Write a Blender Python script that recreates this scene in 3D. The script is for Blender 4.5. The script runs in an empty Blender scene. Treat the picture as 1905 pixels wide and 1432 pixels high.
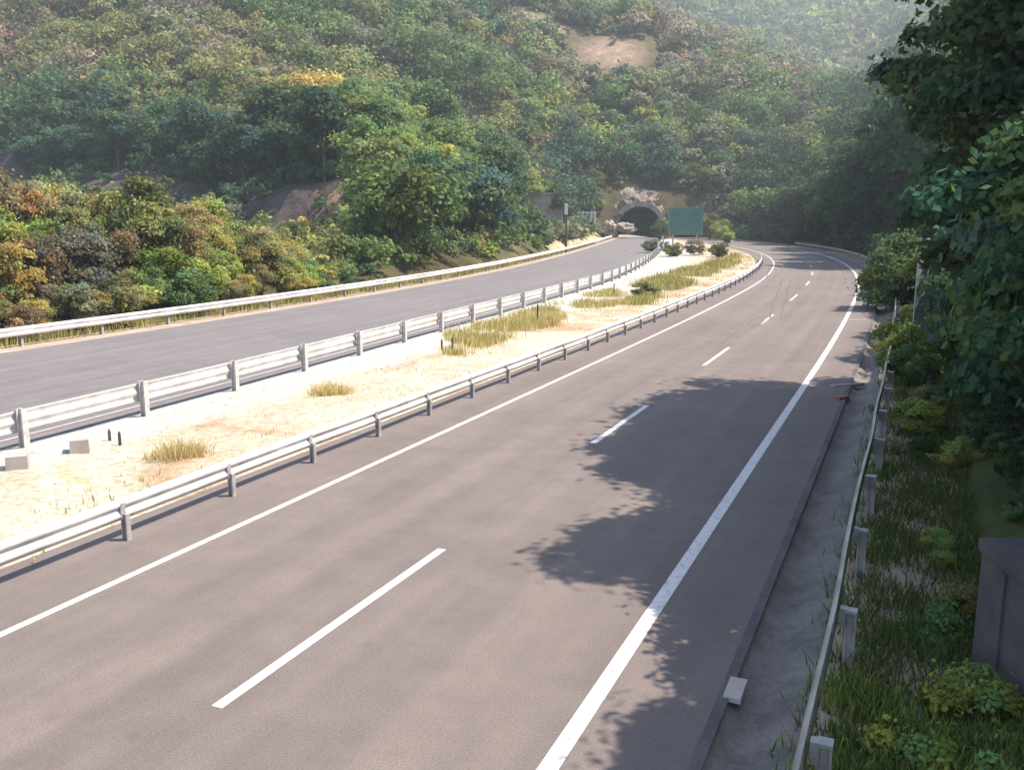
import bpy, math, random
import numpy as np
from mathutils import Vector, Matrix, noise as mn

# ------------------------------------------------------------------ camera, sky, sun, exposure
H = 5.1; FPX = 1700.0; CX = 952.5; CY = 716.0
PITCH = math.atan((716 - 400) / FPX)
cp, sp = math.cos(PITCH), math.sin(PITCH)
scn = bpy.context.scene
cam_d = bpy.data.cameras.new("camera"); cam = bpy.data.objects.new("camera", cam_d)
scn.collection.objects.link(cam)
cam.location = (0, 0, H); cam.rotation_euler = (math.pi / 2 - PITCH, 0, 0)
cam_d.sensor_fit = 'HORIZONTAL'; cam_d.sensor_width = 36; cam_d.lens = 36 * FPX / 1905
cam_d.clip_end = 5000; cam_d.clip_start = 0.1
scn.camera = cam
SUN_EL = 57.0
SUN_DIR = Vector((1.0, 0.12, 0)).normalized() * math.cos(math.radians(SUN_EL)) + Vector((0, 0, math.sin(math.radians(SUN_EL))))
world = bpy.data.worlds.new("World"); scn.world = world; world.use_nodes = True
wn = world.node_tree.nodes; wl = world.node_tree.links
sky = wn.new('ShaderNodeTexSky'); sky.sky_type = 'NISHITA'; sky.sun_disc = False
sky.sun_elevation = math.radians(SUN_EL)
sky.sun_rotation = math.atan2(SUN_DIR.x, SUN_DIR.y)
wl.new(sky.outputs[0], wn['Background'].inputs[0]); wn['Background'].inputs[1].default_value = 0.12
sl = bpy.data.lights.new("sun", 'SUN'); sl.energy = 4.2; sl.angle = math.radians(0.5); sl.color = (1, .89, .77)
so = bpy.data.objects.new("sun", sl); scn.collection.objects.link(so)
so.rotation_euler = SUN_DIR.to_track_quat('Z', 'Y').to_euler()
scn.view_settings.view_transform = 'Standard'; scn.view_settings.look = 'None'
scn.view_settings.exposure = 1.55; scn.view_settings.gamma = 1.0
scn.cycles.max_bounces = 6; scn.cycles.diffuse_bounces = 3; scn.cycles.volume_bounces = 0
scn.cycles.transparent_max_bounces = 4; scn.cycles.use_adaptive_sampling = True
scn.cycles.volume_step_rate = 4.0

rnd = random.Random(7); rng = np.random.default_rng(11)
col = scn.collection

# ------------------------------------------------------------------ pixel <-> world
def ray(px, py):
    x = (px - CX) / FPX; y = -(py - CY) / FPX
    return (x, cp + y * sp, -sp + y * cp)
def G(px, py, z=0.0):
    d = ray(px, py); t = (z - H) / d[2]
    return (d[0] * t, d[1] * t)
def proj(x, y, z):
    dz = z - H
    zc = y * cp - dz * sp; yc = dz * cp + y * sp
    zc = np.maximum(zc, .01)
    return CX + FPX * x / zc, CY - FPX * yc / zc

# ------------------------------------------------------------------ helpers
def tag(o, label=None, cat=None, group=None, kind=None):
    if label: o['label'] = label
    if cat: o['category'] = cat
    if group: o['group'] = group
    if kind: o['kind'] = kind
    return o
def empty(name, loc, rz=0):
    o = bpy.data.objects.new(name, None); col.objects.link(o)
    o.location = loc; o.rotation_euler = (0, 0, rz); o.empty_display_size = .2
    return o
def mesh_np(name, V, F, mat=None, smooth=False):
    """V (n,3), F (m,k) constant k"""
    V = np.asarray(V, np.float32); F = np.asarray(F, np.int32)
    me = bpy.data.meshes.new(name)
    me.vertices.add(len(V)); me.vertices.foreach_set('co', V.ravel())
    k = F.shape[1]
    me.loops.add(F.size); me.loops.foreach_set('vertex_index', F.ravel())
    me.polygons.add(len(F)); me.polygons.foreach_set('loop_start', np.arange(0, F.size, k, dtype=np.int32))
    me.update(calc_edges=True)
    if smooth: me.polygons.foreach_set('use_smooth', np.ones(len(F), bool))
    if mat: me.materials.append(mat)
    return me
def link(name, me, parent=None):
    o = bpy.data.objects.new(name, me); col.objects.link(o)
    if parent: o.parent = parent
    return o
class MB:
    def __init__(s): s.v = []; s.f = []
    def box(s, c, d, rz=0, taper=1.0, bev=0):
        n = len(s.v); ca, sa = math.cos(rz), math.sin(rz)
        for k, z in ((1, -.5), (taper, .5)):
            for x, y in ((-.5, -.5), (.5, -.5), (.5, .5), (-.5, .5)):
                X, Y = x * d[0] * k, y * d[1] * k
                s.v.append((c[0] + X * ca - Y * sa, c[1] + X * sa + Y * ca, c[2] + z * d[2]))
        s.f += [tuple(n + i for i in q) for q in ((3, 2, 1, 0), (4, 5, 6, 7), (0, 1, 5, 4), (1, 2, 6, 5), (2, 3, 7, 6), (3, 0, 4, 7))]
        return s
    def tube(s, pts, rad, n=8):
        b = len(s.v); m = len(pts)
        for i, p in enumerate(pts):
            p = Vector(p); a = Vector(pts[max(i - 1, 0)]); c = Vector(pts[min(i + 1, m - 1)])
            t = (c - a).normalized(); u = t.orthogonal().normalized(); w = t.cross(u)
            r = rad[i] if hasattr(rad, '__len__') else rad
            for k in range(n):
                a_ = 2 * math.pi * k / n
                q = p + (u * math.cos(a_) + w * math.sin(a_)) * r; s.v.append(tuple(q))
        for i in range(m - 1):
            for k in range(n):
                k2 = (k + 1) % n
                s.f.append((b + i * n + k, b + i * n + k2, b + (i + 1) * n + k2, b + (i + 1) * n + k))
        s.f.append(tuple(b + k for k in range(n))[::-1]); s.f.append(tuple(b + (m - 1) * n + k for k in range(n)))
        return s
    def build(s, name, mat, parent=None, smooth=False):
        me = bpy.data.meshes.new(name); me.from_pydata(s.v, [], s.f)
        me.materials.append(mat)
        if smooth:
            for p in me.polygons: p.use_smooth = True
        me.update()
        return link(name, me, parent)

# ------------------------------------------------------------------ materials
def newmat(name):
    m = bpy.data.materials.new(name); m.use_nodes = True
    nt = m.node_tree; b = nt.nodes['Principled BSDF']
    return m, nt, b
def noise_node(nt, scale, detail=6, rough=.6, vec=None, dist=0):
    n = nt.nodes.new('ShaderNodeTexNoise'); n.inputs['Scale'].default_value = scale
    n.inputs['Detail'].default_value = detail; n.inputs['Roughness'].default_value = rough
    n.inputs['Distortion'].default_value = dist
    if vec: nt.links.new(vec, n.inputs['Vector'])
    return n
def ramp(nt, inp, stops):
    r = nt.nodes.new('ShaderNodeValToRGB'); nt.links.new(inp, r.inputs[0])
    e = r.color_ramp.elements
    while len(e) < len(stops): e.new(.5)
    for i, (p, c) in enumerate(stops):
        e[i].position = p; e[i].color = (c[0], c[1], c[2], 1)
    return r
def mixc(nt, a, b, fac, mode='MIX'):
    m = nt.nodes.new('ShaderNodeMix'); m.data_type = 'RGBA'; m.blend_type = mode
    for s, v in ((6, a), (7, b)):
        if isinstance(v, tuple): m.inputs[s].default_value = (*v, 1)
        else: nt.links.new(v, m.inputs[s])
    if isinstance(fac, (int, float)): m.inputs[0].default_value = fac
    else: nt.links.new(fac, m.inputs[0])
    return m.outputs[2]
def geo_pos(nt):
    g = nt.nodes.new('ShaderNodeNewGeometry'); return g.outputs['Position']
def bump(nt, b, h, s=.3, d=.02):
    n = nt.nodes.new('ShaderNodeBump'); n.inputs['Strength'].default_value = s; n.inputs['Distance'].default_value = d
    nt.links.new(h, n.inputs['Height']); nt.links.new(n.outputs[0], b.inputs['Normal'])
def simple(name, c1, c2, scale=3, rough=.8, metal=0, bs=.2, bd=.01, det=6, lo=.35, hi=.65):
    m, nt, b = newmat(name); p = geo_pos(nt)
    n = noise_node(nt, scale, det, .65, p)
    r = ramp(nt, n.outputs[0], [(lo, c1), (hi, c2)])
    nt.links.new(r.outputs[0], b.inputs['Base Color'])
    b.inputs['Roughness'].default_value = rough; b.inputs['Metallic'].default_value = metal
    n2 = noise_node(nt, scale * 6, 4, .6, p); bump(nt, b, n2.outputs[0], bs, bd)
    return m

def asphalt(name, c1, c2, lane_bands):
    m, nt, b = newmat(name); p = geo_pos(nt)
    big = noise_node(nt, .18, 5, .6, p, .6)
    base = ramp(nt, big.outputs[0], [(.3, c1), (.7, c2)]).outputs[0]
    uv = nt.nodes.new('ShaderNodeUVMap'); uv.uv_map = 'UVMap'
    # streaks that run along the lanes: noise stretched along v
    mp = nt.nodes.new('ShaderNodeMapping'); mp.inputs['Scale'].default_value = (1.7, .035, 1)
    nt.links.new(uv.outputs[0], mp.inputs[0])
    st = noise_node(nt, 1.0, 4, .6, mp.outputs[0])
    base = mixc(nt, base, ramp(nt, st.outputs[0], [(.3, (.78, .78, .8)), (.7, (1.12, 1.1, 1.08))]).outputs[0], .6, 'MULTIPLY')
    sx = nt.nodes.new('ShaderNodeSeparateXYZ'); nt.links.new(uv.outputs[0], sx.inputs[0])
    wv = nt.nodes.new('ShaderNodeMath'); wv.operation = 'SINE'; ml = nt.nodes.new('ShaderNodeMath'); ml.operation = 'MULTIPLY'; ml.inputs[1].default_value = 3.49
    nt.links.new(sx.outputs[0], ml.inputs[0]); nt.links.new(ml.outputs[0], wv.inputs[0])
    base = mixc(nt, base, ramp(nt, wv.outputs[0], [(.0, (.95, .95, .95)), (1, (1.04, 1.035, 1.03))]).outputs[0], 1.0, 'MULTIPLY')
    # sealed patches and oil drips
    vo = nt.nodes.new('ShaderNodeTexVoronoi'); vo.inputs['Scale'].default_value = .9; nt.links.new(p, vo.inputs['Vector'])
    base = mixc(nt, base, ramp(nt, vo.outputs['Distance'], [(.03, (.72, .72, .73)), (.10, (1, 1, 1))]).outputs[0], .5, 'MULTIPLY')
    # blotchy wear
    md = noise_node(nt, 1.3, 6, .7, p, .3)
    base = mixc(nt, base, ramp(nt, md.outputs[0], [(.35, (.86, .86, .87)), (.65, (1.08, 1.08, 1.07))]).outputs[0], .7, 'MULTIPLY')
    # aggregate
    fine = noise_node(nt, 38, 3, .8, p)
    base = mixc(nt, base, ramp(nt, fine.outputs[0], [(.3, (.62, .62, .63)), (.7, (1.3, 1.3, 1.28))]).outputs[0], .8, 'MULTIPLY')
    nt.links.new(base, b.inputs['Base Color']); b.inputs['Roughness'].default_value = .85
    b.inputs['Specular IOR Level'].default_value = .3
    bump(nt, b, fine.outputs[0], .35, .01)
    return m
M_asph = asphalt('asphalt_worn', (.132, .110, .101), (.162, .135, .124), True)
M_asph2 = asphalt('asphalt_far', (.132, .121, .122), (.160, .146, .145), True)
def paint(name, c):
    m, nt, b = newmat(name); p = geo_pos(nt)
    n = noise_node(nt, 9, 8, .75, p)
    r = ramp(nt, n.outputs[0], [(.35, (.27, .23, .21)), (.48, c)])
    n2 = noise_node(nt, 1.2, 4, .6, p)
    cc = mixc(nt, r.outputs[0], ramp(nt, n2.outputs[0], [(.3, (.86, .85, .84)), (.7, (1, 1, 1))]).outputs[0], 1.0, 'MULTIPLY')
    nt.links.new(cc, b.inputs['Base Color']); b.inputs['Roughness'].default_value = .6
    return m
M_paint = paint('road_paint', (.56, .53, .52))
M_paint_worn = paint('road_paint_worn', (.5, .42, .37))
M_tar = simple('tar', (.07, .06, .06), (.10, .09, .085), 4)
def sand():
    m, nt, b = newmat('sand_median'); p = geo_pos(nt)
    big = noise_node(nt, .22, 5, .65, p, 1.0)
    base = ramp(nt, big.outputs[0], [(.38, (.30, .205, .13)), (.47, (.35, .30, .225)), (.60, (.39, .36, .295)), (.70, (.32, .29, .16))]).outputs[0]
    uv = nt.nodes.new('ShaderNodeUVMap'); uv.uv_map = 'UVMap'; sx = nt.nodes.new('ShaderNodeSeparateXYZ'); nt.links.new(uv.outputs[0], sx.inputs[0])
    wn_ = noise_node(nt, .5, 5, .6, p); ad = nt.nodes.new('ShaderNodeMath'); ad.operation = 'MULTIPLY_ADD'; nt.links.new(wn_.outputs[0], ad.inputs[0]); ad.inputs[1].default_value = -3.0; nt.links.new(sx.outputs[0], ad.inputs[2])
    mr = nt.nodes.new('ShaderNodeMapRange'); nt.links.new(ad.outputs[0], mr.inputs[0]); mr.inputs[1].default_value = 1.2; mr.inputs[2].default_value = 2.2; mr.inputs[3].default_value = 1; mr.inputs[4].default_value = 0
    base = mixc(nt, base, (.37, .36, .335), mr.outputs[0])
    fine = noise_node(nt, 6, 8, .8, p)
    base = mixc(nt, base, ramp(nt, fine.outputs[0], [(.36, (.5, .45, .38)), (.56, (1.15, 1.14, 1.1))]).outputs[0], .75, 'MULTIPLY')
    nt.links.new(base, b.inputs['Base Color']); b.inputs['Roughness'].default_value = 1
    bump(nt, b, fine.outputs[0], .6, .05)
    return m
M_sand = sand()
M_verge = simple('dirt_verge', (.24, .17, .12), (.36, .28, .21), 1.2, 1)
def litter():
    m, nt, b = newmat('gutter_concrete'); p = geo_pos(nt)
    n = noise_node(nt, 1.1, 7, .7, p); c = ramp(nt, n.outputs[0], [(.35, (.10, .088, .08)), (.65, (.20, .17, .155))]).outputs[0]
    v = nt.nodes.new('ShaderNodeTexVoronoi'); v.inputs['Scale'].default_value = 15; nt.links.new(p, v.inputs['Vector'])
    n2 = noise_node(nt, 1.7, 4, .6, p); mk = ramp(nt, n2.outputs[0], [(.48, (0, 0, 0)), (.58, (1, 1, 1))]).outputs[0]
    lf = ramp(nt, v.outputs['Distance'], [(.22, (1, 1, 1)), (.32, (0, 0, 0))]).outputs[0]
    f = mixc(nt, mk, lf, 1.0, 'MULTIPLY'); c = mixc(nt, c, (.19, .12, .055), f)
    v2 = noise_node(nt, 24, 4, .7, p); c = mixc(nt, c, ramp(nt, v2.outputs[0], [(.3, (.6, .6, .6)), (.65, (1.2, 1.2, 1.2))]).outputs[0], .7, 'MULTIPLY')
    nt.links.new(c, b.inputs['Base Color']); b.inputs['Roughness'].default_value = .95; bump(nt, b, v2.outputs[0], .4, .01); return m
M_conc_d = litter()
M_conc = simple('concrete', (.26, .22, .2), (.38, .34, .31), .9, .9, bs=.4, bd=.02)
M_conc_dark = simple('stained_concrete', (.06, .05, .052), (.11, .09, .09), 1.1, .95, bs=.4, bd=.02)
M_galv = simple('galvanised_steel', (.42, .42, .42), (.76, .75, .74), 1.1, .55, .0, bs=.1)
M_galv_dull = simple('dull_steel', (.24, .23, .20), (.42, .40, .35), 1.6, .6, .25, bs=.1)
M_galv_warm = simple('chalky_steel', (.38, .37, .365), (.60, .58, .57), 1.7, .55, .0, bs=.1)
M_post = simple('post_steel', (.24, .23, .23), (.40, .38, .38), 5, .6, .1)
M_post_pale = simple('pale_post_steel', (.36, .35, .34), (.55, .53, .51), 5, .6, .0)
M_cap = simple('post_cap', (.22, .22, .21), (.34, .34, .33), 5, .5)
M_bark = simple('bark', (.07, .05, .035), (.16, .12, .09), 6, 1, bs=.8, bd=.03)
M_rock = simple('cut_rock', (.20, .15, .12), (.46, .38, .31), .35, 1, bs=1, bd=.4, det=9)
M_rock_w = simple('rock_warm', (.12, .095, .075), (.29, .23, .17), .4, 1, bs=1, bd=.3, det=9)
M_ring = simple('weathered_portal_concrete', (.16, .15, .14), (.34, .32, .29), .5, .9, bs=.5, bd=.03)
M_dark = simple('bore_lining', (.04, .04, .045), (.07, .065, .07), .8, .9)
M_green = simple('sign_green', (.04, .115, .10), (.065, .15, .13), .9, .6)
M_signback = simple('sign_back', (.26, .25, .28), (.36, .34, .38), 3, .6, .0)
M_white = simple('white_paint', (.6, .6, .58), (.75, .74, .72), 4, .6)
M_red = simple('faded_red', (.16, .05, .04), (.24, .08, .065), 6, .7)
M_blk = simple('black_paint', (.02, .02, .02), (.035, .035, .035), 5, .6)

def terrain_mat():
    m, nt, b = newmat('hillside_soil'); p = geo_pos(nt)
    a = nt.nodes.new('ShaderNodeAttribute'); a.attribute_name = 'Col'
    n = noise_node(nt, .35, 9, .75, p, .5)
    c = mixc(nt, a.outputs[0], ramp(nt, n.outputs[0], [(.32, (.45, .45, .42)), (.68, (1.35, 1.3, 1.2))]).outputs[0], .9, 'MULTIPLY')
    nt.links.new(c, b.inputs['Base Color']); b.inputs['Roughness'].default_value = 1
    b.inputs['Specular IOR Level'].default_value = .1
    bump(nt, b, n.outputs[0], .8, .6)
    return m
def leaf_mat(name, attr, transl=.42):
    m, nt, b = newmat(name)
    if attr:
        a = nt.nodes.new('ShaderNodeAttribute'); a.attribute_name = 'Col'; c = a.outputs[0]
    else:
        oi = nt.nodes.new('ShaderNodeObjectInfo')
        a = nt.nodes.new('ShaderNodeAttribute'); a.attribute_name = 'lv'
        c = mixc(nt, oi.outputs['Color'], a.outputs[0], 1.0, 'MULTIPLY')
    nt.links.new(c, b.inputs['Base Color']); b.inputs['Roughness'].default_value = .7
    b.inputs['Specular IOR Level'].default_value = .15
    t = nt.nodes.new('ShaderNodeBsdfTranslucent'); nt.links.new(c, t.inputs[0])
    mx = nt.nodes.new('ShaderNodeMixShader'); mx.inputs[0].default_value = transl
    out = nt.nodes['Material Output']
    nt.links.new(b.outputs[0], mx.inputs[1]); nt.links.new(t.outputs[0], mx.inputs[2]); nt.links.new(mx.outputs[0], out.inputs[0])
    return m
M_leaf = leaf_mat('foliage', False); M_leafA = leaf_mat('foliage_mass', True); M_grass = leaf_mat('grass_blades', True, .35)
M_terr = terrain_mat()

# ------------------------------------------------------------------ road lines in plan
def dense(pts, step=1.0, sm=6):
    pts = np.array(pts, float); d = np.r_[0, np.cumsum(np.hypot(*np.diff(pts, axis=0).T))]
    s = np.arange(0, d[-1] + step, step); s[-1] = d[-1]
    P = np.c_[np.interp(s, d, pts[:, 0]), np.interp(s, d, pts[:, 1])]
    for _ in range(sm):
        Q = P.copy(); Q[4:-4] = (P[:-8] + P[2:-6] + P[4:-4] + P[6:-2] + P[8:]) / 5; P = Q
    return P
def at_px(lst): return [G(*q) for q in lst]
# right edge line of the near carriageway, from headings
zs = np.arange(-60, 236, 1.0)
tt = np.interp(zs, [-60, 30, 60, 90, 110, 140, 170, 200, 235], [.4373, .4373, .40, .30, .22, .085, .0, -.05, -.05])
xs = np.r_[0, np.cumsum((tt[1:] + tt[:-1]) / 2)]
x0, y0 = G(1240, 1100); xs += x0 - np.interp(y0, zs, xs)
RLc = dense(np.c_[xs, zs], 1.0, 2)
Fc = dense(at_px([(-250, 686), (0, 650), (300, 606), (650, 551), (797, 526), (940, 498), (1050, 471), (1105, 455), (1140, 444)]), 1.0, 8)
Mc = dense(at_px([(-250, 911), (35, 836), (250, 780), (407, 738), (532, 702), (650, 664), (834, 613), (984, 571), (1145, 524), (1205, 490), (1230, 466), (1234, 452), (1229, 443)]), 1.0, 8)
def extend(P, back, fwd):
    t0 = (P[0] - P[3]); t0 /= np.linalg.norm(t0); t1 = (P[-1] - P[-4]); t1 /= np.linalg.norm(t1)
    a = [P[0] + t0 * k for k in range(back, 0, -1)]; b = [P[-1] + t1 * k for k in range(1, fwd + 1)]
    return np.array(a + list(P) + b)
u0 = np.array([-.4373, -1.]); 
Fc = extend(Fc, 70, 12); Mc = extend(Mc, 80, 8)
def normals(P):
    t = np.gradient(P, axis=0); t /= np.linalg.norm(t, axis=1)[:, None]
    return np.c_[t[:, 1], -t[:, 0]]          # to the right of travel
RN = normals(RLc); FN = normals(Fc); MN = normals(Mc)
def off(P, N, o): return P + N * o
def XR(Y, o): Q = off(RLc, RN, o); return np.interp(Y, Q[:, 1], Q[:, 0])
def XF(Y): return np.interp(Y, Fc[:, 1], Fc[:, 0])
def XM(Y): return np.interp(Y, Mc[:, 1], Mc[:, 0])
def arclen(P): return np.r_[0, np.cumsum(np.linalg.norm(np.diff(P, axis=0), axis=1))]
def ribbon(name, A, za, B, zb, mat, n=1, zf=None):
    """strip between two point rows A and B of equal length"""
    m = len(A); V = []; U = []
    L = arclen(A); W = np.linalg.norm(A - B, axis=1).mean()
    for j in range(n + 1):
        t = j / n; P = A * (1 - t) + B * t
        z = np.full(m, za * (1 - t) + zb * t) if zf is None else zf(P, t)
        V.append(np.c_[P, z]); U.append(np.c_[np.full(m, t * W), L])
    V = np.concatenate(V); U = np.concatenate(U)
    idx = np.arange((n + 1) * m).reshape(n + 1, m)
    a, b, c, d = idx[:-1, :-1].ravel(), idx[1:, :-1].ravel(), idx[1:, 1:].ravel(), idx[:-1, 1:].ravel()
    F = np.c_[a, b, c, d]
    v0, v1, v2 = V[F[0, 0]], V[F[0, 1]], V[F[0, 2]]
    if np.cross(v1 - v0, v2 - v0)[2] < 0: F = F[:, ::-1]
    me = mesh_np(name, V, F, mat, True)
    uv = me.uv_layers.new(name='UVMap'); uv.data.foreach_set('uv', U[F.ravel()].astype(np.float32).ravel())
    return link(name, me)
def S(o): tag(o, kind='structure'); return o
def cut(P, N, o, y0, y1):
    Q = off(P, N, o); k = (Q[:, 1] >= y0) & (Q[:, 1] <= y1); return Q[k]
def resamp(P, n):
    L = arclen(P); s = np.linspace(0, L[-1], n); return np.c_[np.interp(s, L, P[:, 0]), np.interp(s, L, P[:, 1])]
YT = 213.0   # the tunnel mouths
nR = len(RLc)
S(ribbon('road', off(RLc, RN, -9.15), .0, off(RLc, RN, 1.25), .0, M_asph, 2))
LLa = resamp(cut(Fc, FN, .95, -60, 235), 280); LLb = resamp(cut(Mc, MN, -.35, -60, 235), 280)
o = S(ribbon('road', LLa, .0, LLb, .0, M_asph2, 2)); 
# gutter: dished concrete beside the shoulder
G0 = off(RLc, RN, 1.2)
def gz(P, t): return np.full(len(P), (-.03, -.16, -.14, -.02, .03)[int(round(t * 4))])
S(ribbon('gutter', off(RLc, RN, 1.25), 0, off(RLc, RN, 2.12), 0, M_conc_d, 4, gz))
S(ribbon('kerb_edge', off(RLc, RN, 1.20), .012, off(RLc, RN, 1.32), .012, M_conc_dark))
def vz(P, t): return np.array([.03 - .02 * t + .05 * mn.noise(Vector((p[0] * .7, p[1] * .7, 3))) for p in P])
S(ribbon('verge', off(RLc, RN, 2.12), 0, off(RLc, RN, 4.2), 0, M_verge, 4, vz))
S(ribbon('verge', off(Fc, FN, -2.4), -.35, off(Fc, FN, 1.1), -.012, M_verge, 4, lambda P, t: np.full(len(P), -.45 + .44 * min(1, t * 2.2))))
# median
ma = resamp(cut(Mc, MN, -.42, -58, 211), 420); mb = resamp(cut(RLc, RN, -9.1, -58, 211), 420)
def mz(P, t):
    e = min(t, 1 - t) * 2; e = min(1, e * 2.5)
    out = []
    for p in P:
        out.append(-.015 + e * (.10 + .13 * mn.noise(Vector((p[0] * .35, p[1] * .35, 0))) + .05 * mn.noise(Vector((p[0] * 1.3, p[1] * 1.3, 5)))))
    return np.array(out)
S(ribbon('median', ma, 0, mb, 0, M_sand, 16, mz))
# painted lines
def line(o, w, y0, y1, mat=M_paint, P=RLc, N=RN, z=.004):
    a = cut(P, N, o - w / 2, y0, y1); b = cut(P, N, o + w / 2, y0, y1); n = min(len(a), len(b))
    n = max(n, 2)
    return S(ribbon('road_marking', resamp(a, n), z, resamp(b, n), z, mat))
line(0, .19, -50, 230); line(-7.22, .13, -50, 230, M_paint)
def y_at(zc): return (zc - H * sp) / cp
def dash(za, zb, mat=M_paint):
    Q = off(RLc, RN, -3.6); ya, yb = y_at(za), y_at(zb)
    N2 = RN; ys = np.linspace(ya, yb, 6)
    P = np.c_[np.interp(ys, Q[:, 1], Q[:, 0]), ys]; t = np.gradient(P, axis=0); t /= np.linalg.norm(t, axis=1)[:, None]; n = np.c_[t[:, 1], -t[:, 0]]
    S(ribbon('road_marking', P - n * .07, .004, P + n * .07, .004, mat))
for a, b in ((-13, -8.6), (-1.7, 2.8), (9.64, 14.2), (20.75, 24.9)): dash(a, b)
for a, b in ((31.5, 35.8), (43.5, 47.7), (55.4, 59.6), (67.3, 71.5), (79, 83.2), (91, 95)): dash(a, b, M_paint_worn)
line(.95, .08, 10, 200, M_paint_worn, Fc, FN); line(-1.0, .08, 10, 200, M_paint_worn, Mc, MN)
# tar-filled cracks on the lit stretch
for pts in (((1432, 592), (1440, 560), (1452, 532), (1456, 515)), ((1452, 590), (1462, 556), (1470, 520)), ((1392, 604), (1402, 594), (1416, 590), (1420, 598), (1408, 606), (1396, 606)), ((1340, 640), (1362, 622), (1378, 612)), ((1425, 520), (1430, 500))):
    P = dense(at_px(pts), .5, 0); t = np.gradient(P, axis=0); t /= np.linalg.norm(t, axis=1)[:, None]; n = np.c_[t[:, 1], -t[:, 0]]
    S(ribbon('tar_seam', P - n * .045, .005, P + n * .045, .005, M_tar))

# ------------------------------------------------------------------ terrain
PROF = {
 -900: [(0, 0), (36, 2), (50, 5), (65, 7), (90, 6), (140, 10), (200, 24), (300, 72), (400, 118), (600, 150), (1150, 260)],
 0: [(0, 0), (36, 1), (44, 3), (52, 4.2), (62, 4.2), (80, 2.5), (150, 6), (176, 9), (179, 18), (200, 24), (250, 52), (320, 92), (400, 122), (600, 150), (1150, 260)],
 300: [(0, 0), (42, .8), (52, 2.6), (62, 2.8), (80, 0), (120, 3), (140, 5.0), (143, 13.5), (165, 19), (220, 46), (300, 86), (380, 114), (600, 150), (1150, 260)],
 600: [(0, 0), (55, .3), (65, .5), (80, 0), (98, 1.5), (111, 2.5), (113.5, 9.5), (135, 14), (180, 29), (250, 62), (330, 94), (420, 120), (600, 150), (1150, 260)],
 700: [(0, 0), (62, 0), (72, 1), (88, 5), (104, 9.5), (125, 15), (150, 17), (200, 31), (265, 66), (335, 94), (420, 118), (600, 150), (1150, 260)],
 830: [(0, 0), (70, 0), (82, 2), (95, 7), (110, 12), (130, 17), (150, 18), (200, 29), (270, 60), (340, 88), (420, 116), (600, 140), (1150, 260)],
 960: [(0, 0), (100, 0), (115, 2), (130, 4.5), (150, 5.5), (180, 10), (230, 32), (300, 66), (360, 90), (450, 110), (600, 140), (1150, 260)],
 1080: [(0, 0), (160, 0), (185, 2), (207, 6), (214, 11), (230, 20), (265, 42), (285, 53), (310, 63), (350, 78), (420, 84), (500, 90), (700, 170), (1150, 300)],
 1185: [(0, 0), (207, 0), (212, 4), (217, 11.5), (225, 16), (250, 32), (280, 50), (292, 56), (320, 66), (360, 73), (450, 66), (700, 175), (1150, 300)],
 1300: [(0, 0), (207, 0), (212, 4), (217, 10), (240, 22), (280, 42), (320, 58), (340, 61), (400, 48), (500, 66), (700, 165), (1150, 310)],
 1450: [(0, 0), (190, 3), (220, 11), (260, 28), (300, 44), (330, 54), (350, 55), (420, 38), (500, 55), (700, 150), (1150, 310)],
 1600: [(0, 0), (150, 10), (200, 18), (250, 28), (290, 38), (310, 41), (400, 28), (500, 55), (700, 165), (1150, 300)],
 1700: [(0, 0), (50, 12), (100, 18), (200, 30), (300, 52), (400, 60), (700, 170), (1150, 300)],
 1905: [(0, 2), (30, 10), (50, 18), (100, 38), (200, 70), (300, 92), (700, 210), (1150, 300)],
 2700: [(0, 30), (50, 40), (100, 60), (200, 90), (300, 110), (700, 220), (1150, 300)],
}
pk = sorted(PROF); pu = np.array([(p - CX) / FPX / 1.017 for p in pk])
Yg = np.linspace(0, 1200, 2401)
PT = np.array([np.interp(Yg, *zip(*PROF[p])) for p in pk])
# soften profile corners a little, keep the scarps
ker = np.ones(5) / 5
PT = np.array([np.convolve(np.pad(r, 2, mode='edge'), ker, 'valid') for r in PT])
def prof(X, Y):
    Yc = np.clip(Y, 1, 1199); u = np.clip(X / np.maximum(Y, 8), pu[0], pu[-1])
    j = np.clip(np.searchsorted(pu, u) - 1, 0, len(pu) - 2)
    t = (u - pu[j]) / (pu[j + 1] - pu[j]); t = t * t * (3 - 2 * t) * .5 + t * .5
    k = Yc * 2; k0 = np.clip(k.astype(int), 0, len(Yg) - 2); f = k - k0
    def g(jj): return PT[jj, k0] * (1 - f) + PT[jj, k0 + 1] * f
    return g(j) * (1 - t) + g(j + 1) * t
gx = rng.random((6, 3)) * 10
def wav(X, Y):
    z = 0
    for i, (fr, am) in enumerate(((.013, 5), (.027, 3), (.06, 1.3), (.13, .6), (.31, .25), (.7, .1))):
        a, b, c = gx[i]
        z = z + am * (np.sin(X * fr + a + 1.3 * np.sin(Y * fr * .7 + b)) * np.cos(Y * fr * 1.1 + c + np.sin(X * fr * .8 + a)))
    return z
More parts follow.
